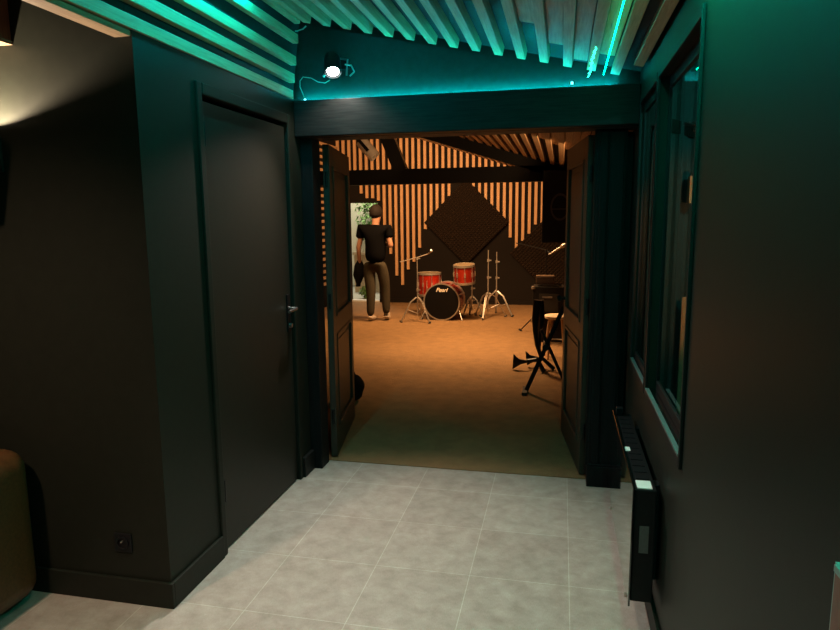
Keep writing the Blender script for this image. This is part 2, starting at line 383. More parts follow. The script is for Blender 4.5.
# ------------------------------------------------------------------ heater
h = empty('panel_heater', (.34, 2.95, .15), 'black glass-fronted electric panel heater mounted low on the right wall', 'heater')
MB().box(.285, .292, 2.43, 3.44, .145, .635).build('glass_front', 'gloss', h, bevel=.002)
body = MB().box(.294, .375, 2.445, 3.425, .16, .62).build('body', 'plastic', h, bevel=.004)
g = MB()
for kk in range(12): g.box(.31, .36, 2.55+.07*kk, 2.59+.07*kk, .6202, .6225)
g.build('vent_grille', 'plastic', body)
MB().box(.375, .399, 2.55, 2.60, .2, .6).build('bracket', 'plastic', h)
MB().box(.375, .399, 3.25, 3.30, .2, .6).build('bracket', 'plastic', h)
tag(MB().box(.305, .36, 2.455, 2.53, .6205, .6235).build('energy_label', 'paper', h), 'white label lying on the heater top')
tag(MB().box(.298, .32, 2.86, 2.91, .6205, .6235).build('sticker', 'paper', h), 'small white sticker')
tag(MB().box(.318, .352, 2.443, 2.4449, .365, .475).build('rating_label', 'labelgrey', h), 'grey rating label on the heater side')
for y in (2.5, 3.3):
    MB().box(.279, .296, y, y+.02, .14, .152).build('clip', 'chrome', h)
MB().box(.30, .335, 3.39, 3.43, .621, .66).build('control_knob', 'plastic', h, bevel=.004)

# ------------------------------------------------------------------ salmon panel on right wall
h = empty('wall_panel', (.385, .7, .8), 'salmon coloured panel with pale edges on the right wall at the lower right', 'panel')
MB().box(.378, .39, .42, .925, .7, 1.165).build('panel_face', 'pink', h)
MB().box(.380, .3999, .925, .932, .69, 1.175).box(.376, .3999, .42, .925, 1.165, 1.175).box(.376, .3999, .42, .925, .69, .70).build('panel_edge', 'edge', h)

# ------------------------------------------------------------------ socket
p_ = atY(124, 542, YN); h = empty('wall_socket', p_, 'black wall socket above the baseboard left of the corner', 'socket')
MB().box(p_.x-.042, p_.x+.042, YN-.009, YN-.0005, p_.z-.042, p_.z+.042).build('cover_plate', 'plastic', h, bevel=.003)
MB().lathe([(.022, 0), (.022, .006), (.03, .006), (.03, 0)], rot('X', math.radians(90), (p_.x, YN-.009, p_.z)), 24, True).build('socket_ring', 'plastic', h, smooth=True)
MB().tube([(p_.x, YN-.009, p_.z+.008), (p_.x, YN-.02, p_.z+.008)], .0035, 8).build('earth_pin', 'chrome', h)

# ------------------------------------------------------------------ sofa
h = empty('leather_sofa', (-2.75, 1.8, 0), 'brown leather sofa with rounded arm at the lower left', 'sofa')
def rbox(x0, x1, y0, y1, z0, z1, r, name, mat, parent):
    return MB().box(x0, x1, y0, y1, z0, z1).build(name, mat, parent, bevel=r, seg=8, smooth=True)
rbox(-2.45, -2.20, 1.30, 2.24, .02, .70, .09, 'armrest', 'leather', h)
rbox(-3.48, -2.455, 1.95, 2.24, .10, .80, .08, 'backrest', 'leather', h)
rbox(-3.48, -2.455, 1.32, 1.96, .12, .44, .06, 'seat', 'leather', h)
for x in (-3.40, -2.32):
    for y in (1.40, 2.13): MB().tube([(x, y, 0), (x, y, .06)], .02, 10).build('leg', 'black', h)
tag(MB().lathe([(.009, 0), (.006, .005)], rot('Y', math.radians(90), (-2.201, 2.0, .30)), 12).build('stud', 'chrome', h), 'chrome stud on the arm')

# ------------------------------------------------------------------ sconce + wall cabinet
SX, SZ = -2.27, 1.93
h = empty('wall_sconce', (SX, YN, SZ), 'black cone wall sconce shining upward on the alcove wall at the left edge', 'wall lamp')
MB().box(SX-.04, SX+.04, YN-.014, YN-.001, SZ-.08, SZ+.06).build('back_plate', 'black', h, bevel=.002)
prof = [(.012, -.22), (.085, .075), (.081, .075), (.009, -.215)]
MB().lathe([(.018, -.20), (.086, .085), (.082, .085), (.014, -.19)], rot('Z', 0, (SX, YN-.13, SZ)), 32, True).build('shade', 'black', h, smooth=True)
MB().lathe([(.016, -.17), (.024, -.10), (.03, -.03), (.022, .015), (.006, .03)], rot('Z', 0, (SX, YN-.13, SZ)), 20).build('bulb', emis('bulb', (1, .8, .55), 20), h, smooth=True)
c0 = atY(7.5, 40, YN-.02)
h = empty('wall_cabinet', (c0.x-.2, 2.1, c0.z), 'reddish brown wooden box on the wall at the top left corner', 'cabinet')
MB().box(c0.x-.45, c0.x, YN-.12, YN-.001, c0.z, 2.84).build('carcass', 'cabwood', h, bevel=.002)
MB().box(c0.x-.45, c0.x+.004, YN-.135, YN-.001, c0.z-.014, c0.z).build('bottom_trim', 'lath', h)

# ------------------------------------------------------------------ spotlight on the gable
lp = atY(333, 73, 3.70)
h = empty('spotlight', (lp.x, YW, lp.z+.07), 'small black spotlight shining on the gable wall above the beam', 'spotlight')
aim = Vector((-.75, 2.35, 0)); dv = (aim-lp).normalized()
cb = lp - dv*.12
mt = align(cb, lp)
MB().lathe([(.02, -.01), (.042, 0), (.048, .02), (.05, .118), (.046, .118), (.044, .10)], mt, 28).build('housing', 'plastic', h, smooth=True)
MB().lathe([(.034, .102), (.034, .112), (.024, .118)], mt, 24).build('lens', 'lampface', h, smooth=True)
MB().box(lp.x-.055, lp.x+.055, YW-.012, YW-.001, lp.z+.05, lp.z+.11).build('wall_bracket', 'plastic', h, bevel=.003)
q = MB().tube([(lp.x-.055, 3.78, lp.z+.0), (lp.x-.06, 3.79, lp.z+.09), (lp.x, 3.835, lp.z+.11), (lp.x+.06, 3.79, lp.z+.09), (lp.x+.055, 3.78, lp.z+.0)], .006, 8)
q.build('yoke', 'steel', h, smooth=True)
MB().tube([(lp.x+.05, 3.77, lp.z+.06), (lp.x+.085, 3.78, lp.z+.055), (lp.x+.10, 3.79, lp.z+.02), (lp.x+.075, 3.78, lp.z-.005)], .005, 8).build('grip_ring', 'steel', h, smooth=True)
MB().tube([(lp.x-.05, 3.77, lp.z+.04), (lp.x-.09, 3.78, lp.z+.0)], .007, 8).build('clamp_screw', 'steel', h, smooth=True)
pts = [atY(x, y, 3.80) for x, y in ((330, 80), (325, 83), (318, 82), (311, 78), (303, 77), (300, 81), (300, 87), (303, 94), (305, 100))]
tag(MB().tube(pts, .0028, 6).build('lamp_cable', 'cable', smooth=True), 'thin pale cable curling from the spotlight down to the beam', 'cable')
pts = [atY(x, y, 3.80) for x, y in ((292, 31), (297, 31), (303, 29), (306, 26))]
tag(MB().tube(pts, .004, 6).build('cable_loop', 'cable', smooth=True), 'short dark cable loop under the slat ends at the ceiling corner', 'cable')

# ------------------------------------------------------------------ light strips
tag(MB().box(XL+.03, .27, 3.822, 3.832, 2.3555, 2.3585).build('led_strip', 'led_cyan'), 'cyan light strip lying on top of the doorway beam', 'light strip')
def strip(a, b, mat, label, amp=0, n=24, r=.005):
    a, b = Vector(a), Vector(b); pts = []
    for i in range(n+1):
        t = i/n; p = a.lerp(b, t); p.x += amp*math.sin(i*2.1); p.z += amp*math.cos(i*1.7); pts.append(p)
    return tag(MB().tube(pts, r, 6).build('led_strip', mat, smooth=True), label, 'light strip')
sx = .215
strip((sx-.02, 1.2, fz(sx)-.006), (sx-.012, 3.80, fz(sx)-.006), 'led_teal', 'bright teal light strip running straight along a ceiling slat near the right wall', r=.0028)
a1 = atY(598, 44, 3.50); b1 = atY(591, 71, 3.80)
strip((.135, 3.28, fz(.135)-.004), (.125, 3.80, fz(.125)-.03), 'led_green', 'short twisted green light strip hanging between two slats at the ceiling', .006, 20, .003)
strip((-1.44, 2.2, fz(-1.44)-.006), (-1.44, 3.12, fz(-1.44)-.006), 'led_hid', 'teal light strip under the first ceiling slat on the left', 0, 2, .004)
strip((.30, 1.1, fz(.30)-.006), (.30, 2.15, fz(.30)-.006), 'led_cross', 'teal light strip under the ceiling slats close to the right wall near the viewer', 0, 2, .004)
for px, py, nm, lb in ((305, 100, 'led_plug', 'small glowing cyan plug on the left end of the beam'), (572, 83, 'led_diode', 'single bright diode on the right end of the beam')):
    q = atY(px, py, 3.80)
    tag(MB().lathe([(.003, -.008), (.007, -.004), (.007, .004), (.003, .008)], rot('Z', 0, q), 12).build(nm, 'led_dot', smooth=True), lb, 'light')

# ------------------------------------------------------------------ far room
w = MB(); DX0, DX1, DZ = -4.10, -3.47, 1.945
w.box(-4.6, DX0, 12.2, 12.32, 0, 3.6).box(DX1, 1.2, 12.2, 12.32, 0, 3.6).box(DX0, DX1, 12.2, 12.32, DZ, 3.6)
wb = struct(w.build('wall_music_room', 'farwall'), 'dark end wall of the music room')
struct(MB().box(-4.42, -4.30, 4.0, 12.2, 0, 3.6).build('wall_music_room_left', 'farwall'), 'dark left wall of the music room')
struct(MB().box(.95, 1.05, 4.0, 12.2, 0, 3.6).build('wall_music_room_right', 'farwall'), 'dark right wall of the music room')
w = MB().box(-4.4, -1.75, YT, YT+.1, .0062, 3.6).box(.52, 1.0, YT+.06, YT+.16, .0062, 3.6).box(-1.75, .52, YW+.165, YT+.15, 2.36, 3.4)
struct(w.build('wall_music_room_near', 'farwall'), 'dark wall of the music room on both sides of the doorway')
c = MB()
c.prism([(RX, rz(RX)+.05), (1.05, rz(1.05)+.05), (1.05, rz(1.05)+.12), (RX, rz(RX)+.12)], YW+.165, 12.2)
c.prism([(-4.42, rzz(-4.42)+.05), (RX, rz(RX)+.05), (RX, rz(RX)+.12), (-4.42, rzz(-4.42)+.12)], YT+.1, 12.2)
cf = struct(c.build('ceiling_music_room', 'farwall'), 'dark pitched ceiling of the music room')
P0 = atY(340+22/6.3, 160, 12.18).x; P1 = atY(340+803/6.3, 160, 12.18).x
pitch = (P1-P0)/21.0; 
sl = MB(); an2 = math.atan(.318)
k = -3
XS = [P0+pitch*i for i in range(-1, 45)]
for X in XS:
    if X < -4.28 or X > .9: continue
    sg = 1 if X > RX else -1
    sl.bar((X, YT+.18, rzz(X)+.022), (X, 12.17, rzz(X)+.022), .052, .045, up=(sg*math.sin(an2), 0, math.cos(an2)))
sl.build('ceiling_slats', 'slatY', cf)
fi = MB()
for i, X in enumerate(XS):
    Xc = X+pitch/2
    if Xc < -.75 or Xc > .9: continue
    fi.bar((Xc, YT+.18, rzz(Xc)+.03), (Xc, 5.3+1.0*(Xc+.75)*1.4, rzz(Xc)+.03), .06, .02, up=(math.sin(an2), 0, math.cos(an2)))
fi.build('infill_boards', 'slatY', cf)
# wall slats with stepped ends; list of (column px, bottom py) read along the wall
ends = {73:205, 92:220, 110:220, 130:228, 150:330, 170:400, 189:470, 209:500, 228:450, 246:425, 264:380, 283:320, 300:285, 319:262, 337:248, 355:213, 432:183, 451:207, 470:225, 490:250, 509:280, 528:310, 547:347, 566:390, 585:358, 604:335, 622:320, 641:305}
sl = MB()
for X in XS:
    if X < -4.28 or X > .9: continue
    # px of this column
    v = Vector((X, 12.18, 1.8-CAMZ+0)); v = Vector((X, 12.18, 1.9)) - Vector((0, 0, CAMZ))
    px = 420 + FPX*v.dot(RR)/v.dot(F); c = (px-340)*3.23
    kk = min(ends, key=lambda q: abs(q-c))
    if abs(kk-c) < 12: zb = atY(340+kk/3.23, 130+ends[kk]/3.23, 12.18).z
    elif X < -3.3: zb = 2.3
    elif X > -.6: zb = 1.2+.5*abs(X+.1)
    else: zb = 2.36
    if X < DX1+.03: zb = max(zb, DZ+.03)
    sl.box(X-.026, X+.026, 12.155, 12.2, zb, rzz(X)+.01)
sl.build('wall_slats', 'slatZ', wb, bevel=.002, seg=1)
sl = MB(); z = .42
while z < 2.98:
    sl.box(-4.30, -4.26, YT+.2, 12.14, z, z+.05); z += .1155
sl.build('horizontal_slats', 'slatY', bpy.data.objects['wall_music_room_left'])
sl = MB(); z = .42
while z < 1.95:
    sl.box(.91, .95, YT+.2, 12.14, z, z+.05); z += .1155
sl.build('horizontal_slats', 'slatY', bpy.data.objects['wall_music_room_right'])
struct(MB().box(DX1+.01, .95, 12.175, 12.2, 0, .08).build('baseboard_music_room', 'farwall'), 'dark baseboard of the end wall')
# truss
YB = 8.6
tr = MB().box(-4.3, .95, YB, YB+.14, 2.10, 2.30)
tr.build('trim_5', 'black'); struct(bpy.data.objects['trim_5'], 'dark tie beam across the music room')
tr = MB().prism([(RX, rz(RX)-.15), (.1, rz(.1)-.15), (.1, rz(.1)+.03), (RX, rz(RX)+.03)], YB, YB+.14)
struct(tr.build('trim_6', 'black'), 'dark sloping rafter of the roof truss')
tr = MB().prism([(-4.3, rzz(-4.3)-.15), (RX, rz(RX)-.15), (RX, rz(RX)+.03), (-4.3, rzz(-4.3)+.03)], YB, YB+.14)
struct(tr.build('trim_7', 'black'), 'dark left rafter of the roof truss')
a, b_ = atY(387, 138, YB), atY(400.5, 171, YB); dd = (a-b_).normalized(); top = b_+dd*.72
struct(MB().bar(b_+Vector((0, .05, 0)), top+Vector((0, .05, 0)), .12, .18, up=(1, 0, 0)).build('trim_8', 'black'), 'dark slanted strut standing on the tie beam')

# foam diamonds
def foam(cx, cz, hd, label):
    n = 22; bm = MB(); s = hd*math.sqrt(2)/n
    mt = Matrix.Translation((cx, 12.115, cz)) @ Matrix.Rotation(math.radians(45), 4, 'Y')
    L = n*s/2
    bm.box(-L, L, -.0, .034, -L, L, mt)
    for i in range(n):
        for j in range(n):
            x, z = -L+i*s, -L+j*s
            v = [bm.bm.verts.new(mt@Vector(p)) for p in ((x, 0, z), (x+s, 0, z), (x+s, 0, z+s), (x, 0, z+s), (x+s/2, -.03, z+s/2))]
            for a, b in ((0, 1), (1, 2), (2, 3), (3, 0)): bm.bm.faces.new((v[a], v[b], v[4]))
    return tag(bm.build('acoustic_panel', 'foam'), label, 'acoustic panel')
cc = atY(340+408/3.23, 130+298/3.23, 12.18); foam(cc.x, cc.z, .80, 'large dark diamond of acoustic foam on the end wall above the drums')
cc = atY(340+690/3.23, 130+398/3.23, 12.18); foam(cc.x, cc.z, .80, 'dark diamond of acoustic foam behind the hanging loudspeaker and amplifier')

# back door frame, outside
h = empty('door_4', (-3.8, 12.2, 0)); struct(h, 'open doorway in the end wall')
MB().box(DX0-.03, DX0+.015, 12.18, 12.33, 0, DZ+.03).box(DX1-.015, DX1+.03, 12.18, 12.33, 0, DZ+.03).box(DX0+.015, DX1-.015, 12.18, 12.33, DZ, DZ+.03).build('door_frame', 'farwall', h)
tag(MB().box(DX0, DX1, 12.19, 12.34, .0, .035).build('threshold', 'whitepl', h), 'pale threshold')
struct(MB().box(-7, -2, 12.32, 16.5, -.12, -.02).build('floor_outside', 'ground'), 'pale ground beyond the far doorway')
struct(MB().box(-6.5, -2.5, 15.2, 15.3, 0, 3.2).build('wall_outside', 'cream'), 'pale wall beyond the far doorway')
tag(MB().box(-4.6, -4.53, 13.4, 13.5, -.02, 2.4).build('post', 'whitepl', bevel=.01), 'white post standing outside the far doorway', 'post')
fb = MB()
for i in range(12): fb.box(-4.52+.1*i, -4.43+.1*i, 13.8, 13.83, .0, .86)
fb.box(-4.55, -3.3, 13.77, 13.8, .84, .9)
tag(fb.build('fence', 'fence'), 'low pale wooden fence outside the far doorway', 'fence')
def bush(name, c, r, n, label, lf=.06):
    bm = MB()
    for i in range(n):
        u = Vector((random.gauss(0, 1), random.gauss(0, 1), random.gauss(0, 1))).normalized()*random.uniform(.4, 1)
        p = Vector((c[0]+u.x*r[0], c[1]+u.y*r[1], c[2]+u.z*r[2]))
        a = Vector((random.uniform(-1, 1), random.uniform(-1, 1), random.uniform(-1, 1))).normalized()
        b = a.cross(Vector((random.uniform(-1, 1), .3, random.uniform(-1, 1)))).normalized()
        v = [bm.bm.verts.new(p+q) for q in (-a*lf, b*lf*.4, a*lf, -b*lf*.4)]
        bm.bm.faces.new(v)
    return tag(bm.build(name, 'leaf_green'), label, 'plant')
bush('climbing_plant', (-4.25, 14.6, 1.75), (.5, .3, .8), 700, 'green climbing plant seen through the top of the far doorway')
bush('low_bush', (-3.98, 12.9, .12), (.16, .15, .14), 260, 'small green bush at the foot of the far doorway', .04)

# ------------------------------------------------------------------ stage light in far room
a, b_ = atY(361, 141, 8.2), atY(375, 157, 8.2)
h = empty('stage_light', a, 'silver cylindrical stage light hanging tilted under the music room roof', 'stage light')
mt = align(a, b_); L = (b_-a).length
MB().lathe([(.03, -.02), (.075, .0), (.078, .02), (.078, L), (.07, L), (.066, L-.03)], mt, 24).build('lamp_can', plain('pale lamp can', (.75, .68, .58), .5, 0), h, smooth=True)
MB().box(-.10, -.085, -.02, .02, -.02, .18, mt).box(.085, .10, -.02, .02, -.02, .18, mt).box(-.10, .10, -.02, .02, -.035, -.02, mt).build('yoke', 'plastic', h)
MB().lathe([(.062, L-.028), (.05, L-.024)], mt, 20).build('lens', 'gloss', h, smooth=True)
m_ = (a+b_)/2
MB().tube([a+Vector((0, 0, -.0)), a+Vector((-.03, .1, .25)), (a.x-.03, YB+.05, rzz(a.x)-.0)], .012, 8).build('hanger', 'plastic', h, smooth=True)

# ------------------------------------------------------------------ hanging loudspeaker
a, b_ = atY(543, 165.5, 8.15), atY(571, 243, 8.15); a.z = min(a.z, 2.205)
h = empty('loudspeaker', (a.x+.17, 8.3, b_.z), 'tall black loudspeaker hanging in front of the tie beam', 'loudspeaker')
MB().box(a.x, a.x+.36, 8.15, 8.5, b_.z, a.z).build('cabinet', 'plastic', h, bevel=.01)
hx, hz = atY(560, 207, 8.14).x, atY(560, 207, 8.14).z
ring = MB(); n = 36; ri = []
for rr, yy in ((1.0, 8.147), (1.0, 8.135), (.84, 8.135), (.84, 8.147)):
    ri.append([ring.bm.verts.new((hx+.115*rr*math.cos(2*math.pi*i/n), yy, hz+.165*rr*math.sin(2*math.pi*i/n))) for i in range(n)])
for a2, b2 in zip(ri, ri[1:]+ri[:1]):
    for i in range(n): ring.bm.faces.new((a2[i], a2[(i+1) % n], b2[(i+1) % n], b2[i]))
ring.box(hx-.1, hx+.1, 8.138, 8.147, hz-.03, hz-.018)
ring.build('horn_ring', plain('dull grey ring', (.06, .05, .045), .5), h, smooth=True)
MB().box(a.x+.12, a.x+.24, 8.50, YB-.001, 2.12, 2.2).build('bracket', 'steel', h)

# ------------------------------------------------------------------ drum kit
def hoopdrum(name, c, r, dep, axis, label, front='bhead', shell='red', lugs=8, mat_hoop='chrome'):
    """c = centre of the front/top head; axis = direction towards the other head"""
    root = empty(name, c, label, 'drum'); c = Vector(c); ax = Vector(axis).normalized(); mt = align(c, c+ax)
    MB().lathe([(r*.97, .012), (r*.97, dep-.012)], mt, 40).build('shell', shell, root, smooth=True)
    for z0, z1 in ((-.004, .03), (dep-.03, dep+.004)):
        MB().lathe([(r*.965, z0), (r*1.03, z0), (r*1.03, z1), (r*.965, z1)], mt, 40, True).build('hoop', mat_hoop, root, smooth=True)
    MB().lathe([(r*.96, .002), (r*.96, .010)], mt, 40).build('drum_head', front, root)
    for i in range(lugs):
        a = 2*math.pi*(i+.5)/lugs; e = mt.to_3x3() @ Vector((math.cos(a), math.sin(a), 0))
        p0 = c+ax*.02+e*r*1.02; p1 = c+ax*(dep-.02)+e*r*1.02
        l = MB().tube([p0, p1], .0045, 6); m_ = c+ax*dep/2+e*r*.985
        l.bar(m_-ax*.035, m_+ax*.035, .022, .03, up=e)
        l.build('lug', 'chrome', root)
    return root, mt
bc = atY(441.5, 303.5, 10.12); 
bdx = Vector((.06, 1, 0))
bd, mt = hoopdrum('bass_drum', (bc.x, 10.12, .305), .293, .44, bdx, 'red bass drum with black front head standing on the carpet')
cu = bpy.data.curves.new('logo', 'FONT'); cu.body = 'Pearl'; cu.size = .092; cu.shear = .35; cu.align_x = 'CENTER'; cu.extrude = .001
cu.offset = .0015
to = bpy.data.objects.new('tmp', cu); COL.objects.link(to); bpy.context.view_layer.update()
me = bpy.data.meshes.new_from_object(to.evaluated_get(bpy.context.evaluated_depsgraph_get())); bpy.data.objects.remove(to)
lo = bpy.data.objects.new('logo', me); COL.objects.link(lo); me.materials.clear(); me.materials.append(plain('silver lettering', (.7, .62, .52), .5)); lo.parent = bd
a = math.atan2(-bdx.x, bdx.y)
lo.matrix_local = Matrix.Translation((0, -.004, .165)) @ Matrix.Rotation(a, 4, 'Z') @ Matrix.Rotation(math.radians(90), 4, 'X')
tag(lo, 'silver script lettering near the top of the black head')
for s in (-1, 1):
    MB().tube([(bc.x+s*.26, 10.2, .2), (bc.x+s*.34, 10.10, .012)], .008, 8).build('spur', 'chrome', bd)
ft = atY(429.5, 272.5, 10.5)
fd, _ = hoopdrum('floor_tom', (ft.x, 10.5, ft.z), .19, .38, (0, 0, -1), 'red floor tom standing behind the left side of the bass drum', 'head')
for i in range(3):
    a = 2*math.pi*i/3+.5; x, y = ft.x+.205*math.cos(a), 10.5+.205*math.sin(a)
    MB().tube([(x, y, ft.z-.12), (x, y, .012)], .007, 8).build('leg', 'chrome', fd)
    MB().tube([(x, y, .006), (x, y, .04)], .013, 8).build('rubber_foot', 'rubber', fd)
tp = atY(464, 264.5, 10.1); tb = atY(465, 286, 10.1)
td, _ = hoopdrum('rack_tom', (tp.x, 10.1, tp.z), .165, .30, (.02, .10, -1), 'red rack tom raised above the right side of the bass drum', 'head')
tag(MB().bar((tp.x+.02, 10.30, tp.z-.2), (tp.x+.10, 10.60, tp.z-.2), .04, .05).build('mount', 'steel', td))

def tripod(root, c, zc, spread, legr=.008, n=3, ph=.3, mat='chrome', double=True, foot=.014):
    for i in range(n):
        a = ph+2*math.pi*i/n; e = Vector((math.cos(a), math.sin(a), 0)); t = Vector((-e.y, e.x, 0))
        f = Vector((c[0], c[1], 0))+e*spread; f.z = .02
        l = MB()
        for s in ((-1, 1) if double else (0,)):
            l.tube([Vector((c[0], c[1], zc))+e*.02+t*s*.012, Vector((c[0], c[1], zc*.82))+e*spread*.42+t*s*.012, f+t*s*.006], legr, 6)
        l.tube([Vector((c[0], c[1], zc*.35)), Vector((c[0], c[1], zc*.52))+e*spread*.6], legr*.7, 6)
        lg = l.build('leg', mat, root, smooth=True)
        MB().tube([f+Vector((0, 0, -.012))-e*.02, f+Vector((0, 0, .014))+e*.025], foot, 8).build('rubber_foot', 'rubber', lg)
def stand(name, c, h, label, mat='chrome', zc=.42, spread=.28, ph=.3, cat='stand', r=.011, clamps=(.35, .6, .85)):
    root = empty(name, (c[0], c[1], 0), label, cat)
    MB().tube([(c[0], c[1], .1), (c[0], c[1], h*.62)], r, 10).build('lower_tube', mat, root, smooth=True)
    MB().tube([(c[0], c[1], h*.6), (c[0], c[1], h)], r*.65, 10).build('upper_tube', mat, root, smooth=True)
    for q in clamps:
        MB().tube([(c[0], c[1], h*q-.025), (c[0], c[1], h*q+.02)], r*1.8, 10).bar((c[0], c[1], h*q), (c[0]+.05, c[1]-.01, h*q), .012, .02).build('clamp', mat, root)
    tripod(root, c, zc, spread, ph=ph, mat=mat)
    return root
c1 = atY(488, 305, 10.55); t1 = atY(488, 250, 10.55)
stand('cymbal_stand', (c1.x, 10.55), t1.z, 'taller chrome cymbal stand without cymbal right of the drum kit', ph=.35, spread=.30)
c2 = atY(495, 305, 10.75); t2 = atY(495, 252, 10.75)
stand('cymbal_stand', (c2.x+.02, 10.78), t2.z, 'chrome cymbal stand just behind the other bare cymbal stand', ph=-.4, spread=.30)
ts = atY(472, 300, 10.62)
s3 = stand('tom_stand', (ts.x, 10.62), .80, 'chrome stand carrying the rack tom beside the bass drum', ph=-.2, spread=.20, zc=.34)
# boom mic stand left
mc = atY(417.5, 300, 9.92)
s4 = stand('boom_stand', (mc.x, 9.92), atY(417, 257, 9.92).z, 'chrome boom stand left of the bass drum', ph=3.6, spread=.27, zc=.40, clamps=(.5, .98))
p0, p1, p2 = atY(400, 262, 9.92), atY(417, 257.5, 9.92), atY(428, 254, 9.88)
MB().tube([p0, p1, p2], .007, 8).build('boom_arm', 'chrome', s4, smooth=True)
def mic(a, b, label):
    h = empty('microphone', a, label, 'microphone'); mt = align(a, b); L = (Vector(b)-Vector(a)).length
    MB().lathe([(.010, 0), (.016, L*.7)], mt, 16).build('body', 'steel', h, smooth=True)
    MB().lathe([(.016, L*.7), (.025, L*.75), (.027, L*.88), (.018, L), (.004, L+.005)], mt, 16).build('mic_grille', 'chrome', h, smooth=True)
mic(p2, atY(432, 250, 9.85), 'silver microphone on the boom stand over the drums')

# ------------------------------------------------------------------ amp, boxes
a, b_ = atY(533, 287, 8.5), atY(563, 315, 8.5)
AX0, AX1 = a.x, a.x+.45; AZ1 = .745
h = empty('guitar_amplifier', ((AX0+AX1)/2, 8.7, .006), 'black combo amplifier with metal corners at the right behind the stool', 'amplifier')
MB().box(AX0, AX1, 8.5, 8.82, .32, AZ1).build('cabinet', 'tolex', h, bevel=.008)
gr = MB().box(AX0+.08, AX1-.12, 8.488, 8.4995, .42, AZ1-.09).build('grille', 'ampgrill', h, bevel=.002)
MB().box(AX0+.12, AX0+.25, 8.482, 8.4875, .60, .625).build('name_plate', 'steel', gr)
for x in (AX0+.005, AX1-.005):
    for z in (.33, AZ1-.01): MB().lathe([(.022, -.022), (.026, 0), (.018, .018)], rot('Z', 0, (x, 8.51, z)), 12).build('corner_cap', 'chrome', h, smooth=True)
MB().tube([(AX0+.1, 8.66, AZ1), (AX0+.1, 8.66, AZ1+.02), (AX1-.1, 8.66, AZ1+.02), (AX1-.1, 8.66, AZ1)], .008, 8).build('carry_handle', 'plastic', h)
MB().box(AX0+.04, AX1-.04, 8.54, 8.80, .0062, .32).build('base', 'tolex', h)
q0, q1 = atY(536, 278, 8.6), atY(554, 286, 8.6)
h = empty('equipment_box', (q0.x+.13, 8.7, AZ1+.03), 'small brown box on top of the amplifier', 'box')
MB().box(q0.x, q0.x+.235, 8.56, 8.76, AZ1+.032, AZ1+.135).build('case', plain('dull brown metal', (.10, .06, .035), .5), h, bevel=.005)
MB().box(q0.x+.01, q0.x+.225, 8.548, 8.56, AZ1+.045, AZ1+.12).build('front_plate', plain('dark plate', (.04, .025, .018), .5), h)
# mic stand near amp
c3 = atY(547, 275, 8.95)
s5 = stand('microphone_stand', (c3.x-.02, 9.25), atY(546, 250, 9.25).z, 'dark microphone stand behind the amplifier', mat='plastic', ph=2.9, spread=.36, zc=.3, r=.012, clamps=(.62, .99))
MB().tube([atY(516, 243, 9.25), atY(546, 250, 9.25), atY(550, 253, 9.2)], .008, 8).build('boom_arm', 'plastic', s5, smooth=True)
mic(atY(549, 254.5, 9.15), atY(566, 244, 9.05), 'long silver microphone tilted above the amplifier')

# ------------------------------------------------------------------ stool
c = atZ(553, 352, 0); c = Vector((.0, 7.6, 0)); zs = atY(555, 319, 7.4).z; SXc = atY(557, 320, 7.55).x
h = empty('wooden_stool', (SXc, 7.6, .006), 'round cream-topped wooden stool in front of the amplifier', 'stool')
MB().lathe([(.14, 0), (.15, .006), (.15, .03), (.14, .036)], rot('Z', 0, (SXc, 7.6, zs-.02)), 32).build('seat', 'stoolseat', h, smooth=True)
for i in range(4):
    a = math.pi/4+math.pi/2*i+.2; e = Vector((math.cos(a), math.sin(a), 0))
    MB().tube([Vector((SXc, 7.6, zs-.02))+e*.10, Vector((SXc, 7.6, .006))+e*.17], [.016, .013], 8).build('leg', 'stoolwood', h, smooth=True)
pts = [Vector((SXc, 7.6, .2))+Vector((math.cos(2*math.pi*i/24), math.sin(2*math.pi*i/24), 0))*.143 for i in range(25)]
MB().tube(pts, .007, 6, False).build('foot_ring', 'steel', h, smooth=True)

# ------------------------------------------------------------------ keyboard X stand
k0 = atZ(526, 391, .02); k1 = atY(566, 302, k0.y-.02)
h = empty('folding_stand', (k0.x+.15, k0.y, .006), 'black folding cross-legged stand near the right door leaf', 'stand')
MB().tube([k0, k1], .021, 10).build('leg', 'plastic', h, smooth=True)
MB().bar(k0+Vector((-.01, -.12, -.0)), k0+Vector((-.01, .12, -.0)), .045, .03).build('foot', 'rubber', h)
kc = (k0+k1)/2; e1 = atZ(564, 377, .02)
k2 = atY(541, 330, k0.y+.06)
MB().tube([Vector((e1.x+.04, k0.y+.08, .02)), Vector((k2.x, k0.y+.08, k2.z))], .016, 10).build('leg', 'plastic', h, smooth=True)
MB().bar(Vector((e1.x+.04, k0.y-.04, .02)), Vector((e1.x+.04, k0.y+.2, .02)), .04, .03).build('foot', 'rubber', h)
MB().tube([kc+Vector((0, -.03, 0)), kc+Vector((0, .12, 0))], .03, 12).build('pivot', 'plastic', h)

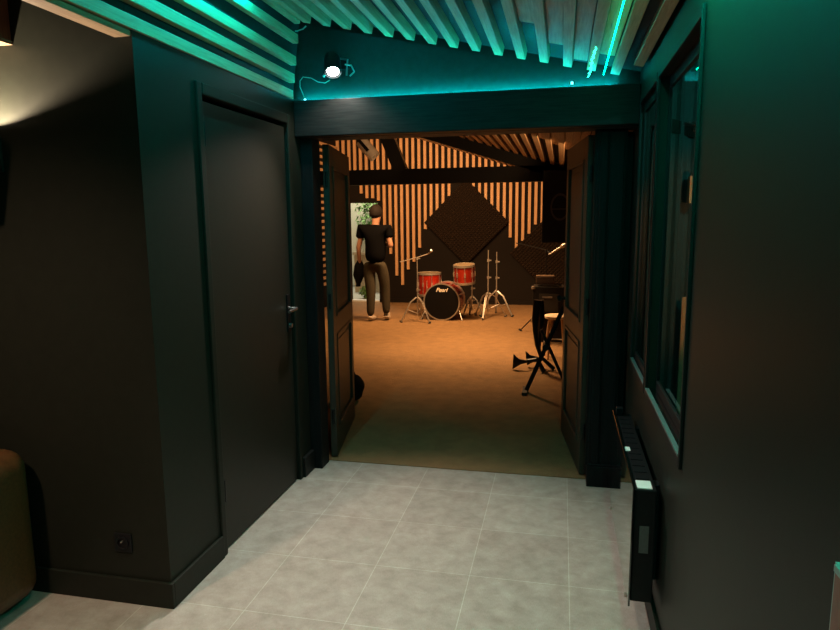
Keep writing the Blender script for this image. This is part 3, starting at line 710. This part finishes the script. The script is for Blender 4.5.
# ------------------------------------------------------------------ splayed guitar stand with fin feet
gY = 6.95; gb = atY(536, 358, gY)
h = empty('guitar_stand', (gb.x, gY, 0.006), 'black stand with splayed fin-shaped feet on the carpet left of the folding stand', 'stand')
def pp(x, y, Y=gY): return atY(x, y, Y)
MB().tube([pp(538, 300), pp(535.5, 318), pp(535, 330), pp(537, 345), pp(541, 356)], [.045, .04, .026, .024, .022], 10).build('left_upright', 'plastic', h, smooth=True)
MB().tube([pp(541, 300, gY+.12), pp(542, 318, gY+.12), pp(540, 335, gY+.12), pp(539, 350, gY+.12)], [.035, .03, .02, .02], 10).build('right_upright', 'plastic', h, smooth=True)
def fin(name, pts, Y, t):
    poly = [(pp(x, y, Y).x, max(.008, pp(x, y, Y).z)) for x, y in pts]
    MB().prism(poly, Y-t/2, Y+t/2).build(name, 'plastic', h, bevel=.003)
fin('foot', [(513.5, 354), (519, 359), (527, 360.5), (527, 362.5), (521, 364), (512.5, 369)], gY-.05, .03)
fin('foot', [(525.5, 351), (530, 355), (538, 357), (540, 362), (533, 362), (527, 365)], gY+.1, .03)
MB().tube([pp(527, 361), pp(541, 359)], .02, 8).build('cross_bar', 'plastic', h, smooth=True)
MB().tube([pp(541, 357), pp(554, 369)], [.018, .024], 8).build('leg', 'plastic', h, smooth=True)
MB().tube([pp(537, 358, gY-.1), pp(544, 372, gY-.15)], [.018, .026], 8).build('leg', 'plastic', h, smooth=True)

# ------------------------------------------------------------------ bag behind left leaf
q = atZ(355, 406, 0)
bg = MB(); c_ = Vector((q.x-.085, q.y+.12, .13))
bmesh.ops.create_uvsphere(bg.bm, u_segments=20, v_segments=14, radius=1)
for v in bg.bm.verts:
    n_ = 1+.06*math.sin(v.co.x*7+v.co.z*5); v.co = Vector((v.co.x*.13*n_, v.co.y*.15, max(-.995, v.co.z*1.0)*.128*n_))+c_
h = empty('black_bag', (c_.x, c_.y, .006), 'black rounded bag on the carpet behind the left door leaf', 'bag')
bg.build('bag_body', 'jacket', h, smooth=True)
MB().tube([c_+Vector((-.06, 0, .11)), c_+Vector((-.03, 0, .17)), c_+Vector((.03, 0, .17)), c_+Vector((.06, 0, .11))], .008, 8).build('bag_handle', 'jacket', h, smooth=True)

# ------------------------------------------------------------------ person
PY_ = 9.85
def J(x, y, dy=0): return atY(x, y, PY_+dy)
def skin(name, verts, edges, radii, mat, parent, root=0, sub=2):
    me = bpy.data.meshes.new(name); me.from_pydata([tuple(v) for v in verts], edges, []); me.update()
    o = bpy.data.objects.new(name, me); COL.objects.link(o)
    sk = o.modifiers.new('skin', 'SKIN'); sk.use_smooth_shade = True
    if not me.skin_vertices: me.attributes  # created by modifier below
    o.modifiers.new('sub', 'SUBSURF').levels = sub; o.modifiers['sub'].render_levels = sub
    bpy.context.view_layer.objects.active = o
    if not me.skin_vertices:
        with bpy.context.temp_override(object=o, active_object=o): bpy.ops.mesh.customdata_skin_add()
    for i, r in enumerate(radii):
        me.skin_vertices[0].data[i].radius = r if isinstance(r, tuple) else (r, r)
        me.skin_vertices[0].data[i].use_root = (i == root)
    dg = bpy.context.evaluated_depsgraph_get(); dg.update()
    nm = bpy.data.meshes.new_from_object(o.evaluated_get(dg)); bpy.data.objects.remove(o)
    o = bpy.data.objects.new(name, nm); COL.objects.link(o); nm.materials.clear(); nm.materials.append(MT[mat])
    for p in nm.polygons: p.use_smooth = True
    if parent: o.parent = parent; o.matrix_parent_inverse = Matrix.Translation(parent.location).inverted()
    return o
foot0 = atZ(370, 322, 0)
pe = empty('person', (foot0.x+.05, PY_, .006), 'person seen from behind in black t-shirt and grey trousers, walking to the far doorway', 'person')
sL, sR = J(361.5, 228.5), J(388, 228.5)
hL, hR = J(368.5, 266), J(382, 266)
kL, kR = J(371, 290.5), J(385.5, 290, .10)
aL, aR = J(370.5, 315.5), J(386.5, 313, .12)
eL, eR = J(358.5, 248, -.02), J(391, 246.5, .0)
wL, wR = J(359.5, 263, .06), J(385, 243, .22)
nk, hb, hc, ht = J(375.5, 224), J(376, 219.5), J(376, 214, .02), J(376, 206.5, .02)
ch, wa, pv = J(375.3, 235), J(375.5, 252), J(375.5, 265)
# body: head, neck, arms with hands, one continuous mesh
V = [ch, nk, hb, hc, ht, sL.lerp(ch, .1), eL, wL, sR.lerp(ch, .1), eR, wR, pv]
E_ = [(0, 1), (1, 2), (2, 3), (3, 4), (0, 5), (5, 6), (6, 7), (0, 8), (8, 9), (9, 10), (0, 11)]
Rr = [(.12, .09), .058, (.066, .07), (.083, .098), (.06, .07), .05, .042, .028, .05, .042, .028, (.12, .09)]
def hand(V, E, Rr, wi, wpos, d, side):
    d = d.normalized(); t = side.normalized()
    V.append(wpos+d*.05); pi_ = len(V)-1; E.append((wi, pi_)); Rr.append((.034, .02))
    V.append(wpos+d*.095); p2 = len(V)-1; E.append((pi_, p2)); Rr.append((.036, .016))
    nrm = d.cross(t)
    for i, L in enumerate((.065, .078, .072, .055)):
        b = V[p2]+t*(i-1.5)*.020; V.append(b+d*L*.55); V.append(b+d*L*.85+nrm*L*.4)
        E.append((p2, len(V)-2)); E.append((len(V)-2, len(V)-1)); Rr.extend([.009, .008])
    V.append(wpos+d*.055-t*.045); V.append(wpos+d*.095-t*.055); E.append((pi_, len(V)-2)); E.append((len(V)-2, len(V)-1)); Rr.extend([.011, .009])
hand(V, E_, Rr, 7, wL, (wL-eL)+Vector((0, 0, -.1)), Vector((.1, 1, 0)))
hand(V, E_, Rr, 10, wR, (wR-eR), Vector((0, .2, -1)))
body = skin('body', V, E_, Rr, 'skin', pe, root=0)
# ears and nose on the head
for s in (-1, 1):
    MB().lathe([(.006, -.012), (.02, -.006), (.024, .004), (.012, .010)], Matrix.Translation(hc+Vector((s*.082, .01, -.005))) @ Matrix.Rotation(s*math.pi/2, 4, 'Y') @ Matrix.Scale(1.5, 4, (1, 0, 0)), 12).build('ear', 'skin', body, smooth=True)
fc = MB(); y1 = hc.y+.098
fc.tube([(hc.x, y1-.01, hc.z+.02), (hc.x, y1+.022, hc.z-.028), (hc.x, y1, hc.z-.036)], [.008, .016, .01], 8); fc.build('nose', 'skin', body, smooth=True)
for s in (-1, 1):
    MB().lathe([(.012, -.004), (.009, .004)], rot('X', math.radians(-90), (hc.x+s*.033, y1-.006, hc.z+.005)), 12).build('eye', 'hair', body, smooth=True)
MB().tube([(hc.x-.025, y1-.012, hc.z-.06), (hc.x, y1-.004, hc.z-.062), (hc.x+.025, y1-.012, hc.z-.06)], .006, 6).build('mouth', plain('lips', (.3, .1, .08), .5), body, smooth=True)
# hair
hm = MB(); bmesh.ops.create_uvsphere(hm.bm, u_segments=28, v_segments=18, radius=1)
for v in hm.bm.verts:
    co = v.co.copy(); n_ = 1+.05*math.sin(co.x*17+co.z*9)*math.cos(co.y*13)
    p = Vector((co.x*.106, co.y*.122, co.z*.13))*n_
    if co.y > .35 and co.z < .45: p = Vector((co.x*.07, co.y*.08, p.z*.6))
    if co.z < -.45: p.x *= .85; p.y = p.y*.8
    v.co = p+hc+Vector((0, -.008, .022))
hm.build('hair', 'hair', pe, smooth=True)
# shirt
mL, mR = sL.lerp(eL, .55), sR.lerp(eR, .55)
lo_ = pv.lerp(wa, .1)
Vs = [J(375.3, 230), ch, wa, lo_, nk.lerp(ch, .12), sL, mL, sR, mR]
skin('t_shirt', Vs, [(0, 1), (1, 2), (2, 3), (0, 4), (0, 5), (5, 6), (0, 7), (7, 8)],
     [(.20, .13), (.235, .16), (.235, .17), (.225, .17), (.105, .085), (.092, .092), (.072, .072), (.082, .082), (.072, .072)], 'shirt', pe, root=0)
# trousers
Vt = [J(375.5, 262.5), pv, hL, kL, aL+Vector((0, 0, -.015)), hR, kR, aR+Vector((0, 0, -.02))]
skin('trousers', Vt, [(0, 1), (1, 2), (2, 3), (3, 4), (1, 5), (5, 6), (6, 7)],
     [(.165, .115), (.165, .12), (.105, .115), .082, .064, (.105, .115), .082, .064], 'trouser', pe, root=0)
for a_, yaw, lift in ((aL, .1, 0), (aR, -.1, .0)):
    z0 = .012
    Vf = [Vector((a_.x, a_.y, max(a_.z-.01, .07))), Vector((a_.x, a_.y-.04, z0+.04)), Vector((a_.x+yaw*.1, a_.y+.08, z0+.04)), Vector((a_.x+yaw*.2, a_.y+.19, z0+.03))]
    skin('shoe', Vf, [(0, 1), (0, 2), (2, 3)], [.05, .042, (.048, .042), (.044, .03)], 'shoe', pe, root=0)
# jacket held in the left hand
jt = wL+Vector((0, .02, -.05))
j = MB(); n = 14; rings = []
for i in range(10):
    t_ = i/9; cx = jt.x-.005-.03*t_; cy = jt.y; cz = jt.z+.09-.42*t_
    wdt = .035+.055*math.sin(math.pi*min(1, t_*1.15))*1.0; 
    rings.append([j.bm.verts.new((cx+(wdt*(1+.18*math.sin(3*a*2*math.pi/n*2+i)))*math.cos(2*math.pi*a/n), cy+.06*(1+.2*math.sin(5*a+i*.7))*math.sin(2*math.pi*a/n), cz)) for a in range(n)])
for a, b in zip(rings, rings[1:]):
    for q in range(n): j.bm.faces.new((a[q], a[(q+1) % n], b[(q+1) % n], b[q]))
j.bm.faces.new(rings[0]); j.bm.faces.new(rings[-1])
tag(j.build('jacket', 'jacket', smooth=True), 'dark folded jacket hanging from the left hand of the person', 'jacket')

# ------------------------------------------------------------------ lights
def light(name, typ, loc, energy, col, aim=None, **kw):
    l = bpy.data.lights.new(name, typ); l.energy = energy; l.color = col
    for k_, v in kw.items(): setattr(l, k_, v)
    o = bpy.data.objects.new(name, l); COL.objects.link(o); o.location = loc
    if aim is not None: o.rotation_euler = (Vector(aim)-Vector(loc)).to_track_quat('-Z', 'Y').to_euler()
    return o
WARM = (1, .55, .235)
light('spotlight_beam', 'SPOT', lp+dv*.02, 175, (1, .86, .74), aim, spot_size=math.radians(92), spot_blend=.8, shadow_soft_size=.04)
light('spotlight_spill', 'SPOT', lp+Vector((.03, -.06, -.02)), 12, (1, .93, .82), lp+Vector((.06, 0, -1)), spot_size=math.radians(130), spot_blend=.6, shadow_soft_size=.03)
light('alcove_lamp', 'SPOT', (-2.2, .7, 2.7), 170, (1, .66, .46), (-2.3, 1.7, 0), spot_size=math.radians(95), spot_blend=.8, shadow_soft_size=.1)
light('sconce_glow', 'POINT', (SX, YN-.13, SZ+.05), 75, (1, .76, .53), shadow_soft_size=.012)
light('entrance_ceiling_lamp', 'SPOT', (-.6, 1.5, 2.5), 90, (1, .82, .66), (-.62, 2.0, 0), spot_size=math.radians(75), spot_blend=.8, shadow_soft_size=.08)
# music room lamps aimed at the end wall and carpet
light('music_room_light', 'AREA', (-1.9, 8.95, 2.5), 150, WARM, (-1.9, 12.2, 1.7), shape='RECTANGLE', size=2.6, size_y=.2)
light('music_room_light', 'SPOT', (-1.5, 9.2, 2.6), 450, WARM, (-1.3, 9.4, 0), spot_size=math.radians(120), spot_blend=.6, shadow_soft_size=.15)
light('music_room_light', 'SPOT', (-1.0, 8.05, 2.3), 420, WARM, (-1.1, 7.6, 0), spot_size=math.radians(96), spot_blend=1, shadow_soft_size=.15)
light('music_room_wash', 'SPOT', (.80, 5.6, 2.0-.2), 150, WARM, (-.3, 6.6, 2.36), spot_size=math.radians(60), spot_blend=.4, shadow_soft_size=.03)
light('music_room_light', 'SPOT', (-2.0, 6.3, 2.6), 14, WARM, (-2.55, 8.2, 2.75), spot_size=math.radians(40), spot_blend=.5, shadow_soft_size=.05)  # added fill spot, only brightens the stage light can
light('control_room_teal_fill', 'POINT', (1.0, 3.0, 2.2), 22, (.15, .85, .72), shadow_soft_size=.05)  # invented teal fill that lights the curtain behind the panes
light('control_room_orange_fill', 'SPOT', (.95, 2.9, 1.6), 30, (1, .32, .12), (.64, 3.95, 1.45), spot_size=math.radians(60), spot_blend=.5, shadow_soft_size=.03)  # invented orange spot colouring the board and box, no real fixture
light('daylight', 'AREA', (-4.2, 13.6, 3.1), 100, (1, .93, .72), (-4.2, 14.2, 0), shape='DISK', size=1.0)
wd = bpy.data.worlds.new('world'); S.world = wd; wd.use_nodes = True
wd.node_tree.nodes['Background'].inputs[0].default_value = (.5, .6, .7, 1); wd.node_tree.nodes['Background'].inputs[1].default_value = .004

for o in list(bpy.data.objects):
    n = o.name.split('.')[0]
    g = {'cymbal_stand': 'bare cymbal stands right of the drum kit', 'led_strip': 'light strips of the entrance', 'acoustic_panel': 'foam diamonds on the end wall', 'microphone': 'silver microphones'}.get(n)
    if g and o.parent is None: o['group'] = g
